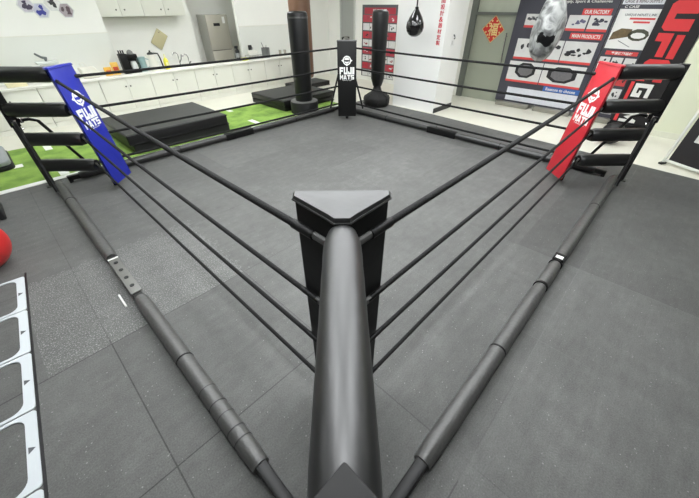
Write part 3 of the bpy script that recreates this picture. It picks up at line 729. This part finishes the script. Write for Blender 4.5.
# hexagonal plaques on the white wall
for i, (x, z, c1, c2, lab) in enumerate((
    (-1.77, 2.09, (70, 62, 84), (200, 196, 206), 'hexagonal picture plaque at the left with dark figures on the white wall'),
    (-1.57, 2.0, (62, 66, 150), (196, 198, 214), 'hexagonal picture plaque with blue figures on the white wall'),
    (-1.33, 2.12, (52, 50, 54), (226, 226, 224), 'hexagonal picture plaque with a dark band on a pale ground'),
    (-1.15, 2.0, (98, 82, 88), (170, 160, 164), 'hexagonal picture plaque with brownish figures, rightmost of the group'))):
    r = thing('hexagon_plaque', lab, 'wall plaque', (x, YW, z), 0, 'hexagonal wall plaques')
    RX = Matrix.Rotation(PI/2, 4, 'X')
    hexa = lambda q: [(q*math.cos(PI/3*k), q*math.sin(PI/3*k)) for k in range(6)]
    MB().prism(hexa(.145), 0, .012, M=RX).build('frame', mat('plaque_white', (222, 224, 222), .4), r, smooth=False)
    MB().prism(hexa(.125), .0, .014, M=RX).build('picture', mat('plaque_pale_%d' % i, c2, .5, var=.25, scale=14), r, smooth=False)
    t = MB(); random.seed(40+i)
    for k in range(4):
        cx, cy = random.uniform(-.06, .06), random.uniform(-.05, .05)
        t.prism([(cx+random.uniform(.02, .055)*math.cos(a*PI/3.5), cy+random.uniform(.02, .055)*math.sin(a*PI/3.5)) for a in range(7)], .013, .016+.0005*k, M=RX)
    t.build('figures', mat('plaque_ink_%d' % i, c1, .5, var=.3, scale=20), r, smooth=False)

# ------------------------------------------------------------------ poster boards on the far wall
def board(name, label, cat, x, yc): return thing(name, label, cat, (x, yc, Z0), -PI/2)
def rect(parent, name, m, y0, y1, z0, z1, lvl, yc):
    """rectangle given by world y (left, right as seen) and z; lvl = layer"""
    return MB().box(-(y0-yc), -.0025*lvl-.002, z0-Z0, -(y1-yc), 0, z1-Z0).build(name, m, parent, smooth=False)
def ptext(parent, body, m, y0, y1, z0, z1, lvl, yc, bold=.02, name='lettering', spin=0.):
    w, h = abs(y1-y0), z1-z0
    if spin: w, h = h, w
    return text(body, name, m, parent, w, h, (-((y0+y1)/2-yc), -.0025*lvl-.002, (z0+z1)/2-Z0), bold=bold, spin=spin)
slate = mat('board_slate', (62, 62, 72), .5, var=.06, scale=2)
redc = mat('caption_red', (214, 72, 70), .5, var=.05)
# ---- factory board
XB = 6.27; yc = -.55
A = board('display_board', 'slate display board headed with factory photographs and cage pictures', 'poster', XB, yc)
MB().box(-.97, 0, .1, .97, .03, 2.6).build('panel', slate, A, smooth=False)
for x0 in (-.9, .05):
    MB().box(x0, -.12, 0, x0+.82, .1, .1, .012).build('base', mat('board_base_grey', (150, 148, 138), .35, metal=.5, var=.05), A)
A.location.x = XB
ptext(A, 'Supply, Sport & Challenges', print_w(), -.45, -1.38, 2.115, 2.175, 1, yc)
def photo(par, y0, y1, z0, z1, seed, yc, lvl=1, bg=(214, 214, 212), ink=(48, 48, 52), n=7, cap=None, name='photo'):
    random.seed(seed)
    o = rect(par, name, mat('photo_ground_%d_%d_%d' % bg, bg, .45, var=.12, scale=9), y0, y1, z0, z1, lvl, yc)
    t = MB(); w, h = y0-y1, z1-z0
    for k in range(n):
        cx = -(y0-yc)+w*random.uniform(.15, .85); cz = z0-Z0+h*random.uniform(.25, .75)
        ra, rb = w*random.uniform(.06, .16), h*random.uniform(.06, .18); a0 = random.uniform(0, 1.5)
        pts = []
        for a in range(6):
            q = a*PI/3; px, pz = ra*math.cos(q)*random.uniform(.6, 1.1), rb*math.sin(q)*random.uniform(.6, 1.1)
            px = min(max(cx+px, -(y0-yc)+.01), -(y1-yc)-.01); pz = min(max(cz+pz, z0-Z0+.01), z1-Z0-.01)
            pts.append((px, pz))
        t.prism(pts, .0025*lvl+.001, .0025*lvl+.0035+.0004*k, M=Matrix.Rotation(PI/2, 4, 'X'))
    t.build('pictured_items', mat('photo_ink_%d_%d_%d' % ink, ink, .5, var=.3, scale=20), o, smooth=False)
    if cap:
        rect(par, 'caption_strip', redc, y0, y1, z0-.045, z0, lvl+1, yc)
    return o
photo(A, .19, -.14, 1.72, 1.93, 3, yc, cap=1, ink=(60, 62, 66), n=9)
photo(A, -.70, -1.07, 1.69, 1.92, 4, yc, ink=(96, 92, 122), n=9, cap=1)
photo(A, -1.10, -1.47, 1.69, 1.92, 5, yc, ink=(58, 56, 70), n=9, cap=1)
rect(A, 'heading_strip', redc, -.92, -1.44, 1.925, 2.03, 2, yc); ptext(A, 'OUR FACTORY', print_w(), -.96, -1.40, 1.945, 2.01, 3, yc, bold=.03)
rect(A, 'heading_strip', redc, -.84, -1.45, 1.505, 1.61, 2, yc); ptext(A, 'MAIN PRODUCTS', print_w(), -.88, -1.41, 1.525, 1.59, 3, yc, bold=.03)
def cage(par, o, cy, cz, w, h, yc):
    """octagonal cage seen in a product photo"""
    oc = lambda q: [(cy+w*q*math.cos(PI/8+PI/4*k), cz-Z0+h*q*math.sin(PI/8+PI/4*k)) for k in range(8)]
    R = Matrix.Rotation(PI/2, 4, 'X')
    t = MB(); t.frame(oc(1.), oc(.72), .0035, .007); t.bm.transform(R); t.build('pictured_cage', print_k(), par, smooth=False)
    t = MB(); t.prism(oc(.72), .0035, .005, M=R); t.build('pictured_canvas', mat('cage_canvas', (110, 108, 110), .5, var=.3, scale=20), par, smooth=False)
q = photo(A, .24, -.26, 1.09, 1.46, 6, yc, n=3, cap=1); q = photo(A, -.28, -.78, 1.09, 1.46, 16, yc, n=3, cap=1)
q = photo(A, -.80, -1.42, 1.09, 1.46, 7, yc, n=10, ink=(38, 38, 42), cap=1)
q = photo(A, .28, -.5, .60, 1.0, 8, yc, n=0, cap=1); cage(A, q, -(-.13-yc), .82, .25, .17, yc)
q = photo(A, -.52, -1.40, .60, 1.0, 9, yc, n=0, cap=1); cage(A, q, -(-.95-yc), .80, .33, .17, yc)
rect(A, 'heading_strip', mat('heading_blue', (58, 104, 178), .5), -.66, -1.44, .44, .545, 2, yc); ptext(A, 'Reasons to choose', print_w(), -.72, -1.36, .46, .525, 3, yc)
for z0, z1 in ((.30, .43), (.13, .26)):
    o = rect(A, 'text_strip', mat('strip_pale', (216, 218, 226), .5, var=.12, scale=26), .17, -1.44, z0, z1, 1, yc)
# ---- belt board
yc2 = -1.88
B = board('display_board', 'tall display board with a white panel picturing a belt and small photographs', 'poster', XB-.02, yc2)
MB().box(-.34, 0, .1, .36, .03, 2.6).build('panel', slate, B, smooth=False)
MB().box(-.34, -.12, 0, .36, .1, .1, .012).build('base', mat('board_base_grey', (150, 148, 138)), B)
rect(B, 'heading_strip', mat('strip_pale', (222, 224, 230)), -1.56, -2.2, 2.10, 2.2, 1, yc2); ptext(B, 'CAGE & RING SUPPLY', print_g(), -1.59, -2.17, 2.125, 2.18, 2, yc2)
ptext(B, 'C CASE', print_w(), -1.62, -1.85, 2.045, 2.085, 1, yc2)
pw = rect(B, 'white_panel', print_w(), -1.56, -2.21, 1.38, 2.03, 1, yc2)
ptext(B, 'UNIQUE INDUST L INK', print_g(), -1.68, -2.18, 1.915, 1.96, 2, yc2)
for y0, y1, z in ((-1.78, -2.18, 1.865), (-1.86, -2.12, 1.81)):
    rect(B, 'red_line', redc, y0, y1, z, z+.03, 2, yc2)
R = Matrix.Rotation(PI/2, 4, 'X')
X_ = lambda y: -(y-yc2)
t = MB(); t.prism([(X_(-1.58), 1.53), (X_(-1.9), 1.6), (X_(-1.9), 1.72), (X_(-1.72), 1.73), (X_(-1.6), 1.66)], .005, .009, M=R)
t.build('pictured_belt', mat('belt_brown', (104, 88, 58), .5, var=.5, scale=18), B, smooth=False)
t = MB(); t.frame([(X_(-2.03)+.17*math.cos(PI/5*k), 1.63+.1*math.sin(PI/5*k)) for k in range(10)], [(X_(-2.03)+.12*math.cos(PI/5*k), 1.62+.05*math.sin(PI/5*k)) for k in range(10)], .005, .009); t.bm.transform(R)
t.build('pictured_cage', mat('cage_olive', (72, 74, 58), .5, var=.4, scale=20), B, smooth=False)
t = MB(); t.prism([(X_(-1.75), 1.53), (X_(-1.98), 1.43), (X_(-1.97), 1.425), (X_(-1.74), 1.52)], .005, .008, M=R); t.build('pictured_rod', print_g(), B, smooth=False)
rect(B, 'red_caption', redc, -1.62, -2.17, 1.27, 1.34, 2, yc2); ptext(B, '專業格鬥器材', print_w(), -1.72, -2.08, 1.28, 1.33, 3, yc2)
for i in range(3):
    for j in range(4):
        y0 = -1.56-.22*i; z1 = 1.23-.28*j
        photo(B, y0, y0-.19, z1-.22, z1, 60+i*7+j*3, yc2, n=5, bg=((214, 214, 212), (196, 66, 66), (206, 206, 210))[(i+j*2) % 3 if j else 0], ink=(40, 40, 44))
# ---- tall black banner with red lettering reading down
yc3 = -2.58
U = board('roll_up_banner', 'tall black banner with big red and white lettering turned sideways', 'banner', 6.18, yc3)
MB().box(-.36, 0, .06, .33, .012, 2.75).build('sheet', mat('banner_black', (22, 20, 24), .5, var=.1), U, smooth=False)
MB().box(-.36, -.09, 0, .34, .09, .06, .01).build('base', steel(), U)
ur = mat('banner_red', (216, 56, 60), .5, var=.04)
def block(parent, name, polys, zt, m):
    """blocky letter turned clockwise: u runs down the banner from zt, v runs to the right"""
    t = MB()
    for po in polys: t.prism([(-(-2.335-yc3)+v, zt-Z0-u) for u, v in po], 0, .004, M=Matrix.Rotation(PI/2, 4, 'X'))
    return t.build(name, m, parent, smooth=False)
block(U, 'letter', [[(.05, 0), (.40, 0), (.45, .06), (.45, .41), (.27, .41), (.27, .12), (.19, .12), (.19, .41), (0, .41), (0, .06)]], 2.16, ur)
block(U, 'letter', [[(0, 0), (.13, 0), (.13, .11), (.38, .11), (.38, .23), (0, .23)], [(.02, .285), (.40, .285), (.40, .40), (.02, .40)]], 1.675, ur)
block(U, 'letter', [[(.06, 0), (.38, 0), (.38, .14), (.14, .14), (.14, .27), (.38, .27), (.38, .41), (.06, .41), (0, .35), (0, .06)]], 1.255, ur)
for ch, z0, z1 in (('G', .58, .83), ('Y', .33, .55), ('M', .09, .30)):
    block_text(U, ch, print_w(), z1-z0, .29, (-(-2.52-yc3), -.003, (z0+z1)/2-Z0), spin=-PI/2)
MB().box(-(-2.285-yc3), -.004, .1, -(-2.345-yc3), 0, .86).build('red_stripe', ur, U, smooth=False)

# ---- photo poster behind the slim bag
yc4 = 4.65
D = board('photo_poster', 'grey poster covered in rows of small red and white photographs behind slim bag', 'poster', XW-.01, yc4)
MB().box(-.7, -.0, .12, .7, .009, 2.1).build('sheet', mat('poster_grey', (84, 86, 90), .5, var=.1), D, smooth=False)
for j in range(1, 9):
    for i in range(5):
        y0 = 5.3-.272*i; z1 = 2.055-.218*j
        photo(D, y0, y0-.255, z1-.185, z1, i*13+j*5+100, yc4, n=4, bg=((216, 216, 214), (188, 52, 66), (222, 222, 222), (176, 60, 76))[(i*2+j*3) % 4], ink=((44, 44, 48), (150, 60, 70), (220, 220, 220))[(i+j) % 3])
rect(D, 'heading_strip', mat('heading_crimson', (166, 44, 60), .5), 5.25, 4.02, 1.86, 2.02, 1, yc4)
ptext(D, '訓練課程', print_w(), 4.9, 4.35, 1.89, 1.99, 2, yc4)

# ---- red diamond on the glass door
r = thing('new_year_diamond', 'red paper diamond with gold lucky character stuck on the glass door', 'decoration', (XW+.018, .965, 1.61+Z0), -PI/2)
R = Matrix.Rotation(PI/2, 4, 'X')
MB().prism([(-.29, 0), (0, -.29), (.29, 0), (0, .29)], 0, .004, M=R).build('paper', mat('lucky_red', (200, 44, 36), .5, var=.15, scale=18), r, smooth=False)
gold = mat('lucky_gold', (232, 206, 140), .4, var=.2, scale=20)
text('福', 'lucky_character', gold, r, .25, .27, (0, -.005, 0), bold=.02)
t = MB()
for k in range(4):
    a = PI/4+PI/2*k
    for sx in (-.08, 0, .08):
        cx, cz = .165*math.cos(a)-sx*math.sin(a), .165*math.sin(a)+sx*math.cos(a)
        t.prism([(cx+.022*math.cos(q*PI/3), cz+.022*math.sin(q*PI/3)) for q in range(6)], .004, .006, M=R)
t.build('gold_trim', gold, r, smooth=False)
t = MB()
for k in range(4):
    a, b_ = PI/2*k, PI/2*(k+1); p0 = Vector((.28*math.cos(a), 0, .28*math.sin(a))); p1 = Vector((.28*math.cos(b_), 0, .28*math.sin(b_)))
    t.tube(p0+Vector((0, -.005, 0)), p1+Vector((0, -.005, 0)), .006, 6)
t.build('gold_border', gold, r)

# ---- red characters down the column front
r = thing('wall_lettering', 'column of red Chinese characters running down the white column', 'lettering', (4.238, 1.2, 0), -PI/2)
for i, ch in enumerate('空間設計&器材定製'):
    z = 2.27-.105*i
    text(ch, 'character', mat('letter_red', (204, 40, 56), .5), r, .095, .09, (0, 0, z), bold=.018, ext=.003)
# socket and switch on the column side
r = thing('wall_switch', 'white light switch plate with a small hook on the column side', 'switch', (4.62, 1.06, 1.42))
MB().box(-.08, -.012, -.06, .08, 0, .06, .004).build('plate', print_w(), r)
MB().box(-.05, -.017, -.035, .0, -.01, .035, .002).build('rocker', mat('rocker_grey', (208, 208, 204), .4), r)
t = MB(); t.path([(.0, -.01, .15), (.0, -.04, .12), (.0, -.05, .09), (.0, -.03, .075)], .014, 8); t.build('hook', mat('hook_grey', (90, 90, 90), .4), r)

# ------------------------------------------------------------------ right edge: leaning framed board
r = thing('framed_board', 'white-framed black notice board standing on the pale floor at the right edge', 'notice board', (4.2, -3.38, Z0), math.radians(-118))
# local x along the board, leaning back in +y
lean = Matrix.Rotation(math.radians(-7), 4, 'X')
alu = mat('frame_white', (226, 228, 220), .35, var=.03)
t = MB(); t.box(-.02, -.012, .03, .02, .012, 1.0, .006, M=lean); t.box(1.0, -.012, .03, 1.04, .012, 1.0, .006, M=lean); t.box(.02, -.012, .96, 1.0, .012, 1.0, .004, M=lean); t.box(.02, -.012, .05, 1.0, .012, .09, .004, M=lean)
t.build('frame', alu, r)
MB().box(.05, -.006, .09, 1.0, .006, .96, M=lean).build('panel', mat('notice_black', (36, 34, 36), .4, var=.1), r, smooth=False)
t = MB(); t.box(.2, -.009, .42, .5, -.006, .7, M=lean); t.box(.45, -.009, .16, .62, -.006, .26, M=lean); t.build('paper_notice', print_w(), r, smooth=False)
for x in (0, 1.02):
    t = MB(); t.box(x-.03, -.06, 0, x+.03, .06, .03, .006); t.build('rubber_foot', print_k(), r)
t = MB(); t.path([Vector((0, 0, .05)), Vector((-.03, .35, .02))], .013, 8); t.path([Vector((1.02, 0, .05)), Vector((1.02, .35, .02))], .013, 8); t.build('rear_leg', alu, r)

r = tag(MB().lathe([(.19*math.sin(PI*k/14), .19-.19*math.cos(PI*k/14)) for k in range(15)], seg=32).build('slam_ball', mat('ball_black', (28, 28, 28), .5, var=.1, bump=.2), loc=(4.72, -2.5, Z0)),
        'round black slam ball on the pale floor behind the red corner', 'ball')

# ------------------------------------------------------------------ left edge
r = thing('agility_ladder', 'agility ladder of white rounded frames with dark arrows on the left floor', 'agility ladder', (-3.588, .77, 0), math.radians(-5.2))
lw = mat('ladder_white', (204, 210, 213), .5, var=.03)
pitch = .565
for i in range(6):
    y1 = -pitch*i; y0 = y1-pitch+.012
    o = MB().frame(rrect(-.62, y0, -.016, y1, .025), rrect(-.58, y0+.022, -.076, y1-.022, .07), 0.001, .009).build('frame', lw, r, smooth=False)
    ym = (y0+y1)/2-.01
    MB().prism([(-.066, ym-.025), (-.032, ym), (-.066, ym+.022)], .009, .0105).build('arrow', mat('arrow_dark', (84, 88, 92), .6), o, smooth=False)
MB().box(-.014, -pitch*6, .0005, .0, .06, .008).build('edge_shadow_strip', print_k(), r, smooth=False)  # black strip standing in for the shadow along the ladder's right edge

r = thing('exercise_ball', 'glossy red ball resting on the rubber floor at the left edge', 'ball', (-3.815, 1.175, 0))
MB().lathe([(.262*math.sin(PI*k/20), .262-.262*math.cos(PI*k/20)) for k in range(21)], seg=40).build('ball', mat('ball_red', (196, 44, 44), .35, var=.06), r)
MB().lathe([(0, .524), (.018, .523), (.016, .527), (0, .528)], seg=16).build('valve', mat('valve_dark', (90, 30, 30), .5), r)

r = thing('weight_bench_foot', 'low grey block with black rubber end at the left edge of the rubber floor', 'exercise step', (-3.8, 2.5, 0))
r.name = 'low_block'
MB().box(-.3, -.2, .02, .18, .22, .12, .02, 3).build('body', mat('block_grey', (120, 122, 124), .5, var=.1), r)
MB().box(.16, -.24, 0, .225, .26, .15, .018, 3).build('rubber_end', print_k(), r)

r = thing('step_platform', 'grey rounded step platform with a dark bar lying on the turf at left edge', 'exercise step', (-3.77, 4.6, .008), 0)
MB().prism(rrect(-.5, -.5, .5, .56, .14), .0, .06, .006).build('base', print_k(), r)
MB().prism(rrect(-.485, -.485, .485, .545, .13), .06, .15, .03, seg=3).build('deck', mat('deck_grey', (150, 154, 156), .45, var=.08), r)
t = MB(); t.path([(.05, .35, .2), (.2, .05, .2), (.33, -.22, .17)], .022, 10); t.build('bar', mat('deck_bar', (88, 90, 92), .4), r)

# ------------------------------------------------------------------ world, camera, colour
w = bpy.data.worlds.new('World'); bpy.context.scene.world = w; w.use_nodes = True
w.node_tree.nodes['Background'].inputs[0].default_value = (.8, .85, .9, 1); w.node_tree.nodes['Background'].inputs[1].default_value = .3
cam = bpy.data.cameras.new('camera'); co = bpy.data.objects.new('camera', cam); C.objects.link(co)
f_px = 316.49
cam.sensor_fit = 'HORIZONTAL'; cam.sensor_width = 36; cam.lens = 36*f_px/699; cam.clip_start = .02
pit, yaw = .6581, -.024
a = PI/4   # the ring's diagonal
cy, sy, cp, sp = math.cos(yaw), math.sin(yaw), math.cos(pit), math.sin(pit)
def rot(v): return Vector(((v[0]+v[1])*S2, (-v[0]+v[1])*S2, v[2]))
fw = rot((-sy*cp, cy*cp, -sp)); rt = rot((cy, sy, 0)); up = rt.cross(fw)
Mx = Matrix((rt, up, -fw)).transposed().to_4x4(); Mx.translation = (-3.066, -3.090, 2.1)
co.matrix_world = Mx
sc = bpy.context.scene; sc.camera = co
sc.view_settings.view_transform = 'Standard'; sc.view_settings.look = 'None'; sc.view_settings.gamma = 1; sc.view_settings.use_curve_mapping = False
sc.view_settings.exposure = 0.0
